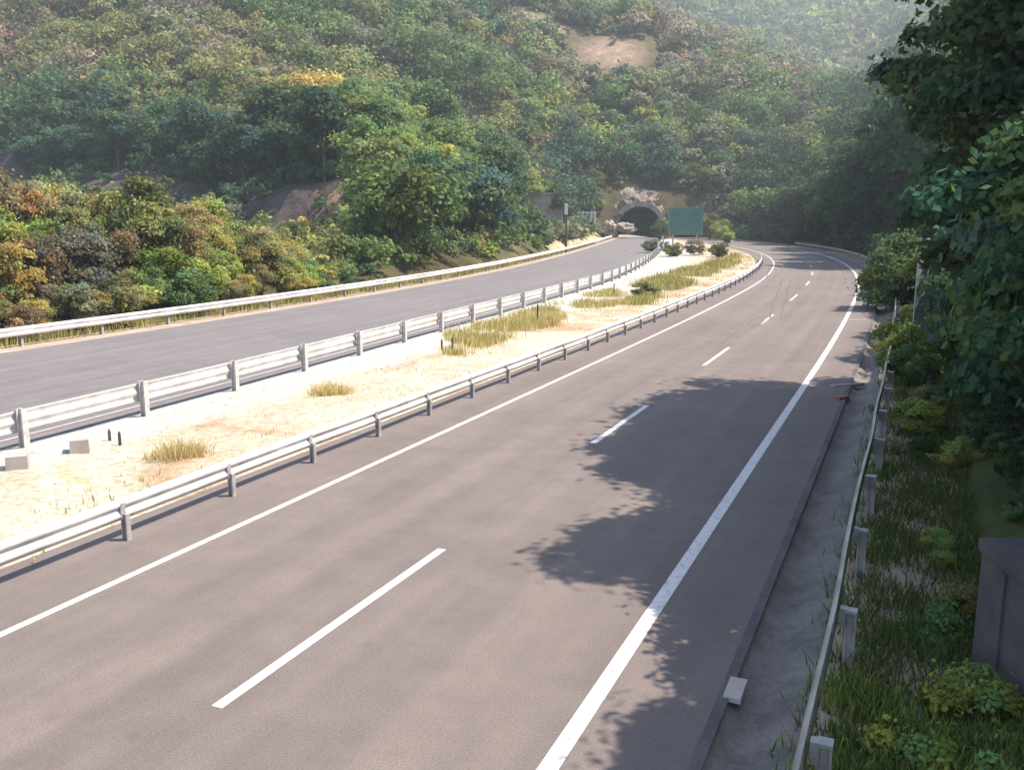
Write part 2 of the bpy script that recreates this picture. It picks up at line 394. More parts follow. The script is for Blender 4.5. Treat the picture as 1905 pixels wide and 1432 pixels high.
def ground(X, Y):
    X = np.asarray(X, float); Y = np.asarray(Y, float)
    p = prof(X, Y)
    w = wav(X, Y) * np.clip((p - 2) / 25, 0.0, 1.0) * np.clip(Y / 120, .1, 1)
    z = p + w
    # right slope climbs from the guardrail
    dr = X - (XR(Y, 3.3)); right = np.clip(dr, 0, None)
    zr = .05 + .16 * np.clip(right, 0, 3) + .78 * np.clip(right - 3, 0, None)
    dl = (XF(Y) - 2.0) - X; left = np.clip(dl, 0, None)
    zl = .5 * left
    bk = np.clip(Y - 208.5, 0, None) * 1.6
    zr = zr + bk; zl = zl + bk
    z = np.where(dr > 0, np.minimum(z + 0, zr + .3 * wav(X * 3, Y * 3) * np.clip(right / 12, 0, 1)), z)
    z = np.where(dl > 0, np.minimum(z, zl), z)
    inside = (dr <= 0) & (dl <= 0)
    z = np.where(inside & (Y < 208.5), -.5, z)
    z = np.where(inside & (Y >= 208.5), np.minimum(z, bk - .5), z)
    edge = np.clip(np.minimum(np.where(dr > 0, dr, 1e9), np.where(dl > 0, dl, 1e9)) / 1.0, 0, 1)
    z = np.where((~inside) & (Y < 208.5), z * edge + (-.5) * (1 - edge), z)
    return z
def gz1(x, y): return float(ground(np.array([x]), np.array([y]))[0])
az = np.radians(np.concatenate([np.linspace(-180, -48, 34)[:-1], np.linspace(-48, 48, 330), np.linspace(48, 180, 34)[1:-1]]))
rr = np.concatenate([[0.3, 1.5, 3, 4.5, 6], 6 * 1.0145 ** np.arange(1, 364)]); rr = rr[rr < 1140]
A, R = np.meshgrid(az, rr); TX = np.sin(A) * R; TY = np.cos(A) * R; TZ = ground(TX, TY)
na, nr = len(az), len(rr)
TV = np.c_[TX.ravel(), TY.ravel(), TZ.ravel()]
idx = np.arange(na * nr).reshape(nr, na); nxt = np.roll(idx, -1, axis=1)
TF = np.c_[idx[:-1].ravel(), idx[1:].ravel(), nxt[1:].ravel(), nxt[:-1].ravel()]
# the two tunnel mouths
TL = ((XF(YT) + XM(YT)) / 2 + .2, YT); TR = (float(XR(YT, -3.6)) + 1.2, YT)
cen = TV[TF].mean(1)
hole = np.zeros(len(TF), bool)
for t, rh in ((TL, 6.0), (TR, 4.6)): hole |= (np.hypot(cen[:, 0] - t[0], np.clip(cen[:, 2] - (2 if rh > 5 else 1.2), 0, None)) < rh) & (cen[:, 1] > 207) & (cen[:, 1] < 221)
TF = TF[~hole][:, ::-1]
ter = mesh_np('terrain', TV, TF, M_terr, True)
P_ = proj(TV[:, 0], TV[:, 1], TV[:, 2]); TC = np.tile(np.array([.085, .075, .042]), (len(TV), 1))
def blob(px, py, cx, cy, rx, ry): return np.clip(1.4 - 1.4 * np.hypot((px - cx) / rx, (py - cy) / ry), 0, 1)
nz = .5 + .5 * np.sin(TV[:, 0] * .11 + 2 * np.sin(TV[:, 1] * .07)); TC *= (.75 + .5 * nz)[:, None]
# bare earth lies where the hill really is bare: positions in plan
def zone(c, w):
    global TC
    w = np.clip(w, 0, 1)[:, None]; TC = TC * (1 - w) + np.array(c) * w
bx, by = 32.5 + 0, 285.0
BALD = [((float((1128 - CX) / FPX * 278), 279), 13, 14), ((float((1000 - CX) / FPX * 288), 292), 16, 5.5)]
for (c, rx, ry) in BALD:
    zone((.27, .20, .15), 1.5 - 1.5 * np.hypot((TV[:, 0] - c[0]) / rx, (TV[:, 1] - c[1]) / ry))
# the cutting: steep band of the profiles, purple-grey soil with tree shade painted in
SC = np.array([[(p - CX) / FPX / 1.017, y] for p, y in ((-200, 200), (0, 178), (150, 160), (300, 142), (450, 127), (600, 112), (690, 108))])
def scarp_d(X, Y):
    u = X / np.maximum(Y, 8); yy = np.interp(u, SC[:, 0], SC[:, 1]); ok = (u > SC[0, 0]) & (u < SC[-1, 0])
    return np.where(ok, Y - yy, 999)
sd = scarp_d(TV[:, 0], TV[:, 1])
zone((.085, .068, .072), (sd > -13) * (sd < 7) * 1.0)
zone((.30, .21, .15), (sd > -13) * (sd < 7) * np.clip(1.2 - abs(P_[0] - 632) / 45, 0, 1))
zone((.40, .35, .24), (abs(TV[:, 1] - 170) < 38) * np.clip(1 - abs(TV[:, 0] - XF(TV[:, 1]) + 3) / 7, 0, 1))
zone((.09, .11, .035), np.clip((TV[:, 0] - XR(TV[:, 1], 2.5)) / 2, 0, 1) * (TV[:, 1] < 120) * .8 * (TV[:, 0] < XR(TV[:, 1], 12)))
ca = ter.color_attributes.new('Col', 'FLOAT_COLOR', 'POINT')
ca.data.foreach_set('color', np.c_[TC, np.ones(len(TC))].astype(np.float32).ravel())
S(link('terrain', ter))

# ------------------------------------------------------------------ guardrails
def beam_mesh(name, P, N, side, profile, mat, parent, z0):
    """profile: list of (out, up) drawn as a thin closed shell"""
    th = .012; pr = [(o_, u_) for o_, u_ in profile] + [(o_ - th, u_) for o_, u_ in profile[::-1]]
    k = len(pr); m = len(P); V = np.zeros((m, k, 3))
    for j, (o_, u_) in enumerate(pr):
        V[:, j, :2] = P + N * (o_ * side); V[:, j, 2] = z0 + u_
    idx = np.arange(m * k).reshape(m, k); nx = np.roll(idx, -1, axis=1)
    F = np.c_[idx[:-1].ravel(), nx[:-1].ravel(), nx[1:].ravel(), idx[1:].ravel()]
    if side > 0: F = F[:, ::-1]
    me = mesh_np(name, V.reshape(-1, 3), F, mat, False)
    return link(name, me, parent)
def wprof(h, ridges, d=.08):
    n = ridges * 4; d = .055 if ridges == 2 else d
    return [(d * (.5 - .5 * math.cos(2 * math.pi * i / 4)), -h / 2 + h * i / n) for i in range(n + 1)]
def path_sample(P, N, step, start=0):
    L = arclen(P); s = np.arange(start, L[-1], step)
    return np.c_[np.interp(s, L, P[:, 0]), np.interp(s, L, P[:, 1])], np.c_[np.interp(s, L, N[:, 0]), np.interp(s, L, N[:, 1])]
def guardrail(P, N, y0, y1, side, zc_, h, ridges, postside, post_h, post_w, step, start_y, mat, label, end_turn=False, caps=False, footing=0, wob=.045, pm=M_post):
    k = (P[:, 1] >= y0) & (P[:, 1] <= y1); P = P[k].copy(); N = N[k]
    a = np.array([mn.noise(Vector((p[0] * .25, p[1] * .25, 9))) for p in P]); P = P + N * (a * wob)[:, None]
    c = P[0]
    root = empty('guardrail', (c[0], c[1], 0)); tag(root, label, 'guardrail')
    b = beam_mesh('rail', P - c, N, side, wprof(h, ridges), mat, root, zc_)
    j0 = int(np.argmin(abs(P[:, 1] - start_y))); L = arclen(P); st = L[j0] % step
    pp, nn = path_sample(P, N, step, st)
    for i, (p, n) in enumerate(zip(pp, nn)):
        if i >= 98: break
        q = p - c + n * side * postside; rz = math.atan2(n[1], n[0])
        mb = MB(); t = .02
        hh = post_h + .012 * math.sin(i * 2.3)
        # an I-shaped steel post: two flanges and a web, and the spacer block to the rail
        mb.box((q[0] + n[0] * post_w * .5, q[1] + n[1] * post_w * .5, hh / 2 - .15), (t, post_w, hh + .3), rz)
        mb.box((q[0] - n[0] * post_w * .5, q[1] - n[1] * post_w * .5, hh / 2 - .15), (t, post_w, hh + .3), rz)
        mb.box((q[0], q[1], hh / 2 - .152), (post_w - t, t, hh + .298), rz)
        o_ = mb.build('post', pm, root)
        if caps: MB().box((q[0], q[1], hh + .02), (post_w * 1.3, post_w * 1.3, .035), rz).build('cap', M_cap, o_)
        bl = MB().box((p[0] - c[0] + n[0] * side * postside * .5, p[1] - c[1] + n[1] * side * postside * .5, zc_), (max(.02, abs(postside) - post_w * .5 - .03), .1, min(.22, h * .7)), rz)
        bl.build('spacer_block', pm, o_)
        if footing and i < footing: MB().box((q[0], q[1], -.02), (.34, .34, .34), rz, .85).build('footing', M_conc, o_)
    return root
NLc = off(RLc, RN, -8.52)
QLc = off(RLc, RN, 2.26)
guardrail(NLc, RN, -20, y_at(106), 1, .49, .35, 2, .09, .42, .09, 2.52, y_at(14.9), M_galv, 'pale steel guardrail on low posts along the near side of the sandy median')
guardrail(off(Mc, MN, 0), MN, -20, 207, -1, .62, .48, 2, -.13, .92, .15, 3.65, y_at(23.2), M_galv_warm, 'tall ribbed guardrail with wide posts between the sandy median and the far carriageway', pm=M_post_pale)
guardrail(off(Fc, FN, .1), FN, -15, 200, 1, .60, .36, 2, -.14, .74, .12, 4.0, 36, M_galv, 'guardrail on the outer side of the far carriageway, in front of the yellow bushes')
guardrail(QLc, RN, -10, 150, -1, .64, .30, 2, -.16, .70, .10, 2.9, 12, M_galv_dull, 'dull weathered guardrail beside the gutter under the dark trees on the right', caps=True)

# two concrete post feet and stakes on the median at the left edge
for (px, py, w) in ((35, 884, .42), (150, 852, .40)):
    x, y = G(px, py); MBp = MB().box((0, 0, .2), (w, w, .5), .4, .9).build('concrete_footing', M_conc)
    MBp.location = (x, y, -.02)
    tag(MBp, 'square grey concrete block at the left edge of the picture, below the tall ribbed guardrail' if px < 100 else 'square grey concrete block left of the dry grass tuft, second from the picture edge', 'concrete block', 'concrete blocks along the median')
stakes = [((205, 828), .30, 'short dark stake left of its pair beside the large dry tuft on the median'), ((224, 836), .34, 'short dark stake right of its pair beside the large dry tuft on the median'),
          ((822, 655), .42, 'short dark marker post at the near end of the tall yellow median grass, left one'), ((842, 662), .62, 'taller dark marker post at the near end of the tall yellow median grass'),
          ((1000, 606), .95, 'thin dark marker post standing halfway along the yellow median grass'), ((1142, 553), .8, 'thin dark marker post where yellow median grass gives way to green')]
for (p, h, l) in stakes:
    x, y = G(*p); w = .07
    s_ = MB().box((0, 0, h / 2 - .05), (w, w * .8, h + .1), .4, .9).box((0, 0, h + .03), (w * .9, w * .72, .06), .4, .3).build('marker_post', M_conc_dark); s_.location = (x, y, .02)
    tag(s_, l, 'marker post', 'marker posts on the median')

# ------------------------------------------------------------------ tunnel portals
def portal(c, head, label, rm, gs):
    root = empty('tunnel_portal', (c[0], c[1], 0), -head); tag(root, label, 'tunnel portal')
    if gs < 1: root.scale = (.84, 1, .80)
    ri, ro, wallh = 5.0, 6.1, 2.0
    n = 28
    def arc(r, y, wh=wallh, jit=0, sx=1):
        pts = [(-r * sx, y, -.6)]
        for i in range(n + 1):
            a = math.pi - math.pi * i / n; pts.append((r * sx * math.cos(a), y, wh + r * math.sin(a)))
        pts.append((r * sx, y, -.6)); return pts
    def loft(rows, name, mat, smooth=True, closed=False):
        m_ = MB(); k = len(rows[0])
        for r_ in rows: m_.v += r_
        q = list(range(len(rows) - 1)) + ([len(rows) - 1] if closed else [])
        for i in q:
            i2 = (i + 1) % len(rows)
            for j in range(k - 1): m_.f.append((i * k + j, i * k + j + 1, i2 * k + j + 1, i2 * k + j))
        return m_.build(name, mat, root, smooth)
    loft([arc(ri, -1.4), arc(ro, -1.4), arc(ro, 1.0), arc(ri, 1.0)], 'portal_ring', M_ring, False, True)
    loft([arc(ri + .05, .9), arc(ri + .02, 60), arc(.1, 60.2, 2)], 'tunnel_lining', M_dark)
    # broken rock face round the ring
    rows = []
    for q, (r, y) in enumerate(((ro - .1, -.6), (ro + .5 * gs, -.3), (ro + 1.0 * gs, .2), (ro + 1.6 * gs, 1.2), (ro + 2.3 * gs, 2.8), (ro + 3.0 * gs, 5.2))):
        row = []
        for (x_, y_, z_) in arc(r, y):
            d_ = Vector((x_ * .5 + c[0], q * .9, z_ * .5)); j = mn.noise(d_) * 1.3 * (q > 0); j2 = (mn.noise(d_ * 2.3) * .6 + mn.noise(d_ * .9) * q * .45) * (q > 0)
            xx = x_ + j2 - q * .35 * (gs > 1); xx = min(xx, 5.9) if gs > 1 else max(xx, -5.5)
            row.append((xx, y_ + j, z_ + j2 * .6 if z_ > 0 else z_))
        rows.append(row)
    loft(rows, 'rock_face', rm, False)
    return root
portal(TL, math.atan(.12), 'dark arched tunnel mouth with a pale concrete ring, left of the green sign', M_rock_w, 1.15)
portal(TR, math.atan(-.05), 'dark arched tunnel mouth hidden behind the green road sign', M_rock, .12)
def boulder(name, loc, sc, seed, mat, label, grp='pale rocks beside the tunnel mouth'):
    import bmesh
    bm = bmesh.new(); bmesh.ops.create_icosphere(bm, subdivisions=4, radius=1)
    for v in bm.verts:
        p = v.co.copy(); q = 1 + .5 * mn.noise(p * 1.2 + Vector((seed, 0, 0))) + .4 * mn.cell(p * 2.2 + Vector((seed, 1, 2))) * .4 + .22 * mn.noise(p * 3 + Vector((seed, 5, 0))) + .07 * mn.noise(p * 8 + Vector((seed, 5, 0)))
        v.co = Vector((p.x * sc[0] * q, p.y * sc[1] * q, p.z * sc[2] * q))
    me = bpy.data.meshes.new(name); bm.to_mesh(me); bm.free(); me.materials.append(mat)
    o_ = link(name, me); o_.location = loc; tag(o_, label, 'rock', grp); return o_
for i, (px, py, Y, s_, m_, l) in enumerate((
    (1166, 424, 206, (2.1, 1.5, 1.1), M_rock, 'pale rounded rock standing before the left half of the tunnel mouth'),
    (1128, 372, 217, (1.3, 1.6, 1.0), M_rock_w, 'pale pink rock above and left of the tunnel arch'),
    (1150, 352, 220, (1.5, 1.6, .9), M_rock_w, 'tan rock right above the tunnel arch'),
    (1222, 366, 220, (1.6, 2, 1.3), M_rock, 'greyish rock above the right shoulder of the tunnel arch'),
    (1132, 424, 207, (1.5, 1.6, 1.6), M_rock, 'squat grey rock at the left foot of the tunnel arch'))):
    d = ray(px, py); t = Y / d[1]; z = H + d[2] * t
    boulder('boulder', (d[0] * t, Y, z), s_, i * 3.7, m_, l)

# ------------------------------------------------------------------ signs, wall, poles at the tunnel
def sign_at(px, Y, pybase): d = ray(px, pybase); t = Y / d[1]; return d[0] * t
x = sign_at(1275, 150, 440); root = empty('road_sign', (x, 150, 0), .12); tag(root, 'large blank green highway sign on steel posts right of the tunnel mouth', 'road sign')
pan = MB().box((0, 0, 4.1), (5.7, .12, 4.3)).build('sign_panel', M_green, root)
fr = MB()
for (cx_, cz_, w_, h_) in ((0, 6.19, 5.5, .07), (0, 2.01, 5.5, .07), (-2.72, 4.1, .07, 4.11), (2.72, 4.1, .07, 4.11)): fr.box((cx_, -.066, cz_), (w_, .012, h_))
fr.build('border', simple('sign_border', (.08, .26, .2), (.1, .3, .24), 3), pan)
for sx in (-2, 2): MB().box((sx, .16, 1.4), (.2, .2, 4.0)).box((sx, .11, 4.1), (.1, .06, 4.4)).build('post', M_post, root)

x = sign_at(1712, 36, 560); root = empty('road_sign', (x, 36, gz1(x, 36)), .5)
zg = gz1(x, 36); d = ray(1712, 470); zt = H + d[2] * 36 / d[1] - zg
tag(root, 'narrow grey panel seen from behind among the shrubs on the right', 'road sign')
MB().box((0, 0, zt - 1.45), (.66, .05, 2.9)).build('sign_panel', M_signback, root)
MB().box((.30, .07, zt / 2 - .35), (.09, .09, zt + .5)).build('post', M_post, root)

# low retaining wall by the far carriageway
d = ray(985, 362); t = 158 / d[1]; xa = d[0] * t; za = H + d[2] * t
d = ray(1048, 362); xb = d[0] * 158 / d[1]
w = MB().box(((xa + xb) / 2 - 2, 158, za / 2 - 1), (xb - xa + 4, .8, za + 2)).box(((xa + xb) / 2 - 2, 157.98, za + .15), (xb - xa + 4.4, 1.0, .3)).box((xb - .35, 160.6, za / 2 - 1.1), (.6, 4.6, za + 1.8))
o = w.build('retaining_wall', M_conc); tag(o, 'plain tan concrete retaining wall left of the tunnel, behind the pole', 'wall')
# pole with a pale cabinet
x, y = G(1053, 470); root = empty('pole', (x, y, 0)); tag(root, 'dark pole with a white top box at the bend of the far carriageway', 'pole')
MB().tube([(0, 0, -.2), (0, 0, 5.2), (0, 0, 6.2)], [.16, .13, .12], 10).build('shaft', M_conc_dark, root)
MB().box((-.05, -.2, 5.9), (.5, .35, 1.5)).build('cabinet', M_white, root)
# white railing
root = empty('railing', (0, 0, 0)); tag(root, 'small white post railing on the bank left of the tunnel mouth', 'railing')
pr = []
for i in range(7):
    d = ray(1062 + i * 7.5, 397); t = 196 / d[1]; pr.append((d[0] * t, 196, H + d[2] * t))
root.location = (pr[0][0], 196, 0)
for p in pr: MB().box((p[0] - pr[0][0], 0, p[2] - .9), (.22, .22, 2.6)).build('post', M_white, root)
MB().box(((pr[-1][0] - pr[0][0]) / 2, 0, pr[0][2] + .15), (pr[-1][0] - pr[0][0] + .5, .1, .18)).build('top_rail', M_white, root)
# chevron board at the end of the median
x, y = G(1234, 474); root = empty('chevron_board', (x, y, 0), .1); tag(root, 'small white board with dark chevrons at the far end of the ribbed guardrail', 'chevron board')
bd = MB().box((0, 0, 1.25), (1.6, .05, .9)).build('board', M_white, root)
cv = MB()
for k in (-.5, .1):
    for s_ in (1, -1):
        n = len(cv.v); z0, z1 = 1.25, 1.25 + s_ * .4
        for (X_, Z_) in ((k, z0), (k + .28, z0), (k + .28 + .35, z1), (k + .35, z1)): cv.v.append((X_ - .1, -.03, Z_))
        cv.f.append((n, n + 1, n + 2, n + 3))
cv.build('chevron', M_blk, bd)
for sx in (-.5, .5): MB().box((sx, .06, .75), (.09, .07, 1.7)).build('post', M_white, root)

# concrete wall block at the lower right
d = ray(1838, 1008); t = 9.6 / d[1]; xw = d[0] * t; zw = H + d[2] * t
w = MB().box((xw + 1.6, 9.6 - 1.2, zw / 2 - .3), (3.2, 2.6, zw + .6 - .14)).box((xw + 1.6, 9.6 - 1.2, zw - .07), (3.26, 2.68, .14))
for k in range(3): w.box((xw - .012 + .05, 9.6 - 2.3 + k * .95, zw / 2 - .2), (.14, .1, zw))
o = w.build('concrete_wall', M_conc_dark); tag(o, 'dark stained concrete block wall at the lower right corner, among the shrubs', 'wall')
# small red item in the gutter and broken kerb piece
x, y = G(1566, 742); o = MB().box((0, 0, .09), (.42, .26, .14), .45, .8).build('drain_box', M_red); o.location = (x, y, -.08); tag(o, 'small faded red box lying in the gutter at the edge of the shade', 'box')
for (px, py, l) in ((1368, 1282, 'pale broken concrete slab at the gutter edge, in the patch of sun')
                    ,): 
    x, y = G(px, py); o = MB().box((0, 0, .0), (.2, .5, .05), -.41, .93).build('kerb_stone', M_conc); o.location = (x, y, 0.0); tag(o, l, 'kerb stone')
for k, (px, py) in enumerate(((1590, 578), (1592, 596), (1570, 716))):
    x, y = G(px, py); o = MB().box((0, 0, 0), (1.3, .16, .10), .38, .9).build('channel_sill', M_conc); o.location = (x + .1, y, -.02)
    tag(o, ('concrete sill across the sunlit gutter, farthest of the three', 'concrete sill across the sunlit gutter, middle of the three', 'concrete sill across the gutter next to the edge of the tree shadow')[k], 'sill', 'concrete sills across the gutter')

# ------------------------------------------------------------------ foliage
def leaves(cent, nrm, size, rg, asp=1.5, jit=.72):
    """quads (rhombs) at cent, facing nrm with jitter"""
    n = len(cent); nn = nrm + rg.normal(0, jit, (n, 3)); nn /= np.linalg.norm(nn, axis=1)[:, None] + 1e-9
    r = rg.normal(0, 1, (n, 3)); a = np.cross(nn, r); a /= np.linalg.norm(a, axis=1)[:, None] + 1e-9
    b = np.cross(nn, a); s = (size * rg.uniform(.6, 1.3, n))[:, None]
    V = np.stack([cent - a * s * asp * .5, cent - b * s * .5 + a * s * .1, cent + a * s * asp * .5, cent + b * s * .5 + a * s * .1], 1)
    return V.reshape(-1, 3)
def crown_pts(rg, R, Hh, base, ncl, nleaf, flat=.75, cl=(.28, .42), shape='round'):
    """clump centres in an uneven dome then leaf points on the clumps"""
    C_ = []; 
    lob = rg.uniform(-.22, .22, 6); ph = rg.uniform(0, 6.28, 6)
    while len(C_) < ncl:
        p = rg.uniform(-1, 1, 3)
        q = np.hypot(p[0], p[1]); r = np.linalg.norm(p)
        if r > 1 or r < .35: continue
        a = math.atan2(p[1], p[0]); k = 1 + sum(lob[i] * math.cos((i + 1) * a + ph[i]) for i in range(4))
        if shape == 'umbrella' and p[2] < -.1: continue
        C_.append((p[0] * R * .78 * k, p[1] * R * .78 * k, base + (Hh - base) * (.5 + .42 * p[2] * (1 + lob[4])) + R * .25 * lob[5] * math.cos(a)))
    C_ = np.array(C_); rad = rg.uniform(cl[0], cl[1], ncl) * R
    w = rad ** 2; w /= w.sum(); ci = rg.choice(ncl, nleaf, p=w)
    d = rg.normal(0, 1, (nleaf, 3)); d /= np.linalg.norm(d, axis=1)[:, None]; d[:, 2] = np.where(d[:, 2] < -.3, -d[:, 2], d[:, 2])
    rr_ = rad[ci] * rg.uniform(.5, 1.12, nleaf) ** .7 * np.where(rg.random(nleaf) < .16, rg.uniform(1.1, 1.75, nleaf), 1)
    P = C_[ci] + d * rr_[:, None] * np.array([1, 1, flat])
    mid = np.array([0, 0, (base + Hh) / 2]); o_ = P - mid; o_ /= np.linalg.norm(o_, axis=1)[:, None]
    N_ = d * .75 + o_ * .35 + np.array([0, 0, .25])
    cv_ = rg.uniform(.68, 1.32, ncl)[ci] * rg.uniform(.75, 1.25, nleaf)
    hu = rg.normal(0, .13, ncl)[ci]
    return P, N_, cv_, C_, hu
def crown_mesh(name, seed, R, Hh, base, ncl, nleaf, leaf, **kw):
    rg = np.random.default_rng(seed); P, N_, cv_, C_, hu = crown_pts(rg, R, Hh, base, ncl, nleaf, **kw)
    V = leaves(P, N_, leaf, rg); F = np.arange(len(V)).reshape(-1, 4)
    me = mesh_np(name, V, F, M_leaf)
    hue = rg.normal(0, .07, nleaf) + hu
    c = np.c_[cv_ * (1 + hue), cv_, cv_ * (1 - hue), np.ones(nleaf)]
    a = me.color_attributes.new('lv', 'FLOAT_COLOR', 'POINT'); a.data.foreach_set('color', np.repeat(c, 4, 0).astype(np.float32).ravel())
    return me, C_
def trunk_mesh(name, seed, Hh, base, C_, r0, bare=False):
    rd = random.Random(seed); m = MB(); top = base + (Hh - base) * .45
    lean = (rd.uniform(-.25, .25), rd.uniform(-.25, .25))
    pts = [(lean[0] * k * k, lean[1] * k * k, -1.2 + (top + 1.2) * k) for k in (0, .2, .45, .7, 1)]
    m.tube(pts, [r0 * 1.35, r0, r0 * .8, r0 * .6, r0 * .4], 7)
    for q in rd.sample(range(len(C_)), min(8, len(C_))):
        c = C_[q]; k = rd.uniform(.45, .95); s_ = Vector(pts[3]) * .5 + Vector(pts[2]) * .5 if k < .7 else Vector(pts[3])
        e = Vector(c); mid = s_.lerp(e, .5) + Vector((0, 0, .15 * (e - s_).length * rd.uniform(-.5, 1)))
        m.tube([s_, mid, e], [r0 * .38, r0 * .24, r0 * .07], 5)
    me = bpy.data.meshes.new(name); me.from_pydata(m.v, [], m.f); me.materials.append(M_bark); me.update(); return me
# prototypes with unit-ish sizes
PROTO = {}
def proto(kind, n, **kw):
    L_ = []
    for i in range(n):
        r0 = kw.get('r0', .2); kk = {k: v for k, v in kw.items() if k != 'r0'}
        me, C_ = crown_mesh('crown', hash_(kind) + i * 13, **kk)
        tm = trunk_mesh('trunk', i * 7 + 3, kk['Hh'], kk['base'], C_, r0)
        L_.append((me, tm))
    PROTO[kind] = L_
def hash_(s): return sum(ord(c) * (i + 3) for i, c in enumerate(s))
proto('round', 6, R=4.0, Hh=7.5, base=1.0, ncl=34, nleaf=5200, leaf=.29, cl=(.18, .38))
proto('umbrella', 3, R=5.0, Hh=7.0, base=3.0, ncl=34, nleaf=4600, leaf=.30, flat=.5, cl=(.18, .38), shape='umbrella')
proto('tall', 4, R=3.2, Hh=10.0, base=1.6, ncl=38, nleaf=5200, leaf=.29, cl=(.22, .45))
proto('bush', 5, R=2.2, Hh=3.0, base=.1, ncl=34, nleaf=10500, leaf=.115, cl=(.16, .36))
proto('near', 3, R=4.4, Hh=12.5, base=3.2, ncl=110, nleaf=52000, leaf=.155, cl=(.10, .22), r0=.3)
proto('weed', 4, R=1.0, Hh=1.3, base=.0, ncl=34, nleaf=5200, leaf=.07, cl=(.14, .34), r0=.03)
COL = {'shaded green': (.036, .066, .034), 'green': (.145, .205, .068), 'deep green': (.072, .122, .050), 'olive': (.225, .225, .085), 'yellow': (.38, .34, .10), 'orange-brown': (.28, .225, .11),  # the first green has the right slope's shade put into it
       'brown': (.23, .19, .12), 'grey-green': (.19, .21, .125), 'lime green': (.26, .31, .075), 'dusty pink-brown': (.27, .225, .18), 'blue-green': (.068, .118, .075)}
def plant(kind, name, x, y, z, s, colour, label, cat, group, rg, sz=1.0):
    pr_ = PROTO[kind][rg.randrange(len(PROTO[kind]))]
    root = empty(name, (x, y, z), rg.uniform(0, 6.28)); k = s * rg.uniform(.9, 1.1)
    root.scale = (k, k, s * sz)
    tag(root, label, cat, group)
    c = bpy.data.objects.new('crown', pr_[0]); c.parent = root; col.objects.link(c)
    b = COL[colour]; v = rg.uniform(.8, 1.2); c.color = (b[0] * v * rg.uniform(.9, 1.1), b[1] * v, b[2] * v * rg.uniform(.85, 1.15), 1)
    t = bpy.data.objects.new('trunk', pr_[1]); t.parent = root; col.objects.link(t)
    return root

# colour by place on the slope: columns/rows seen from the camera -> plant colour, with shaded and sunlit areas painted in
def foliage_tone(px, py, rd, xy=None):
    def pick(*a):
        t = sum(w for _, w in a); q = rd.random()
        if xy is not None and rd.random() < .72:
            q = .5 + .95 * mn.noise(Vector((xy[0] * .045, xy[1] * .03, 2.7))) + .25 * mn.noise(Vector((xy[0] * .13, xy[1] * .1, 7.7))); q = min(.999, max(0, q))
        q *= t
        for n_, w in a:
            q -= w
            if q <= 0: return n_
        return a[-1][0]
    if px > 1560 and py > 120: return pick(('shaded green', 8), ('deep green', 4), ('blue-green', 2))  # shade of the right slope painted in as darker foliage
    if px > 1400 and py > 330: return pick(('shaded green', 5), ('deep green', 4), ('blue-green', 3))  # same painted shade at the slope foot
    if 640 < px < 1010 and 150 < py < 520:
        if py < 320: return pick(('lime green', 1.6), ('green', 6), ('olive', 3), ('deep green', 1))  # sunlit spur top painted in lighter greens
        return pick(('green', 7), ('deep green', 3), ('blue-green', 1.5), ('olive', 2), ('lime green', 1.5))
    if (985 < px < 1110 and 280 < py < 400) or (1110 <= px < 1240 and 285 < py < 335): return pick(('deep green', 5), ('blue-green', 4))  # shadow area beside and above the tunnel painted as darker foliage
    if px < 220 and 170 < py < 330: return pick(('deep green', 5), ('blue-green', 4), ('green', 2))
    if 150 < px < 700 and 250 < py < 400: return pick(('deep green', 5), ('blue-green', 5), ('green', 1), ('olive', 1))
    if px < 700 and py < 320: return pick(('brown', 1.6), ('dusty pink-brown', .8), ('olive', 5), ('yellow', 1.0), ('green', 4), ('grey-green', 3.2), ('blue-green', .8))
    if 1000 < px < 1600 and 170 < py < 400: return pick(('green', 5), ('deep green', 2.5), ('grey-green', 2), ('lime green', 2), ('blue-green', 1.2), ('olive', 1))
    if 1150 < px < 1600 and py < 190: return pick(('brown', 2.6), ('dusty pink-brown', 1.4), ('grey-green', 3), ('green', 2), ('olive', 2))
    return pick(('green', 3), ('deep green', 2), ('grey-green', 3), ('olive', 2), ('brown', 1), ('yellow', .4))
def where(px, py):
    if px > 1560: return 'on the steep dark slope at right' if py > 250 else 'high on the shaded slope right of the road'
    if px > 1390 and py > 300: return 'at the slope foot beyond the far road bend'
    if px > 1230 and py > 290: return 'above and right of the green sign'
    if px > 1000 and py > 250: return 'just above the tunnel mouth'
    if 1000 < px < 1230 and py < 160: return 'around the bare pink earth patch'
    if px > 1230 and py < 190: return 'near the ridge below the hazy far hill'
    if px > 1230: return 'halfway up the hill right of the tunnel'
    if px > 1000: return 'between the tunnel and the bare earth patch'
    if px > 640 and py > 330: return 'at the central spur foot by the far guardrail'
    if px > 640 and py > 150: return 'on the central wooded spur'
    if px > 640: return 'on the hilltop behind the central spur'
    if px > 330 and py > 230: return 'on the brow above the grey cutting, right half'
    if py > 200: return 'on the brow above the grey cutting, left half'
    if px > 330: return 'on the upper hillside left of centre'
    return 'on the upper hillside at the far left'
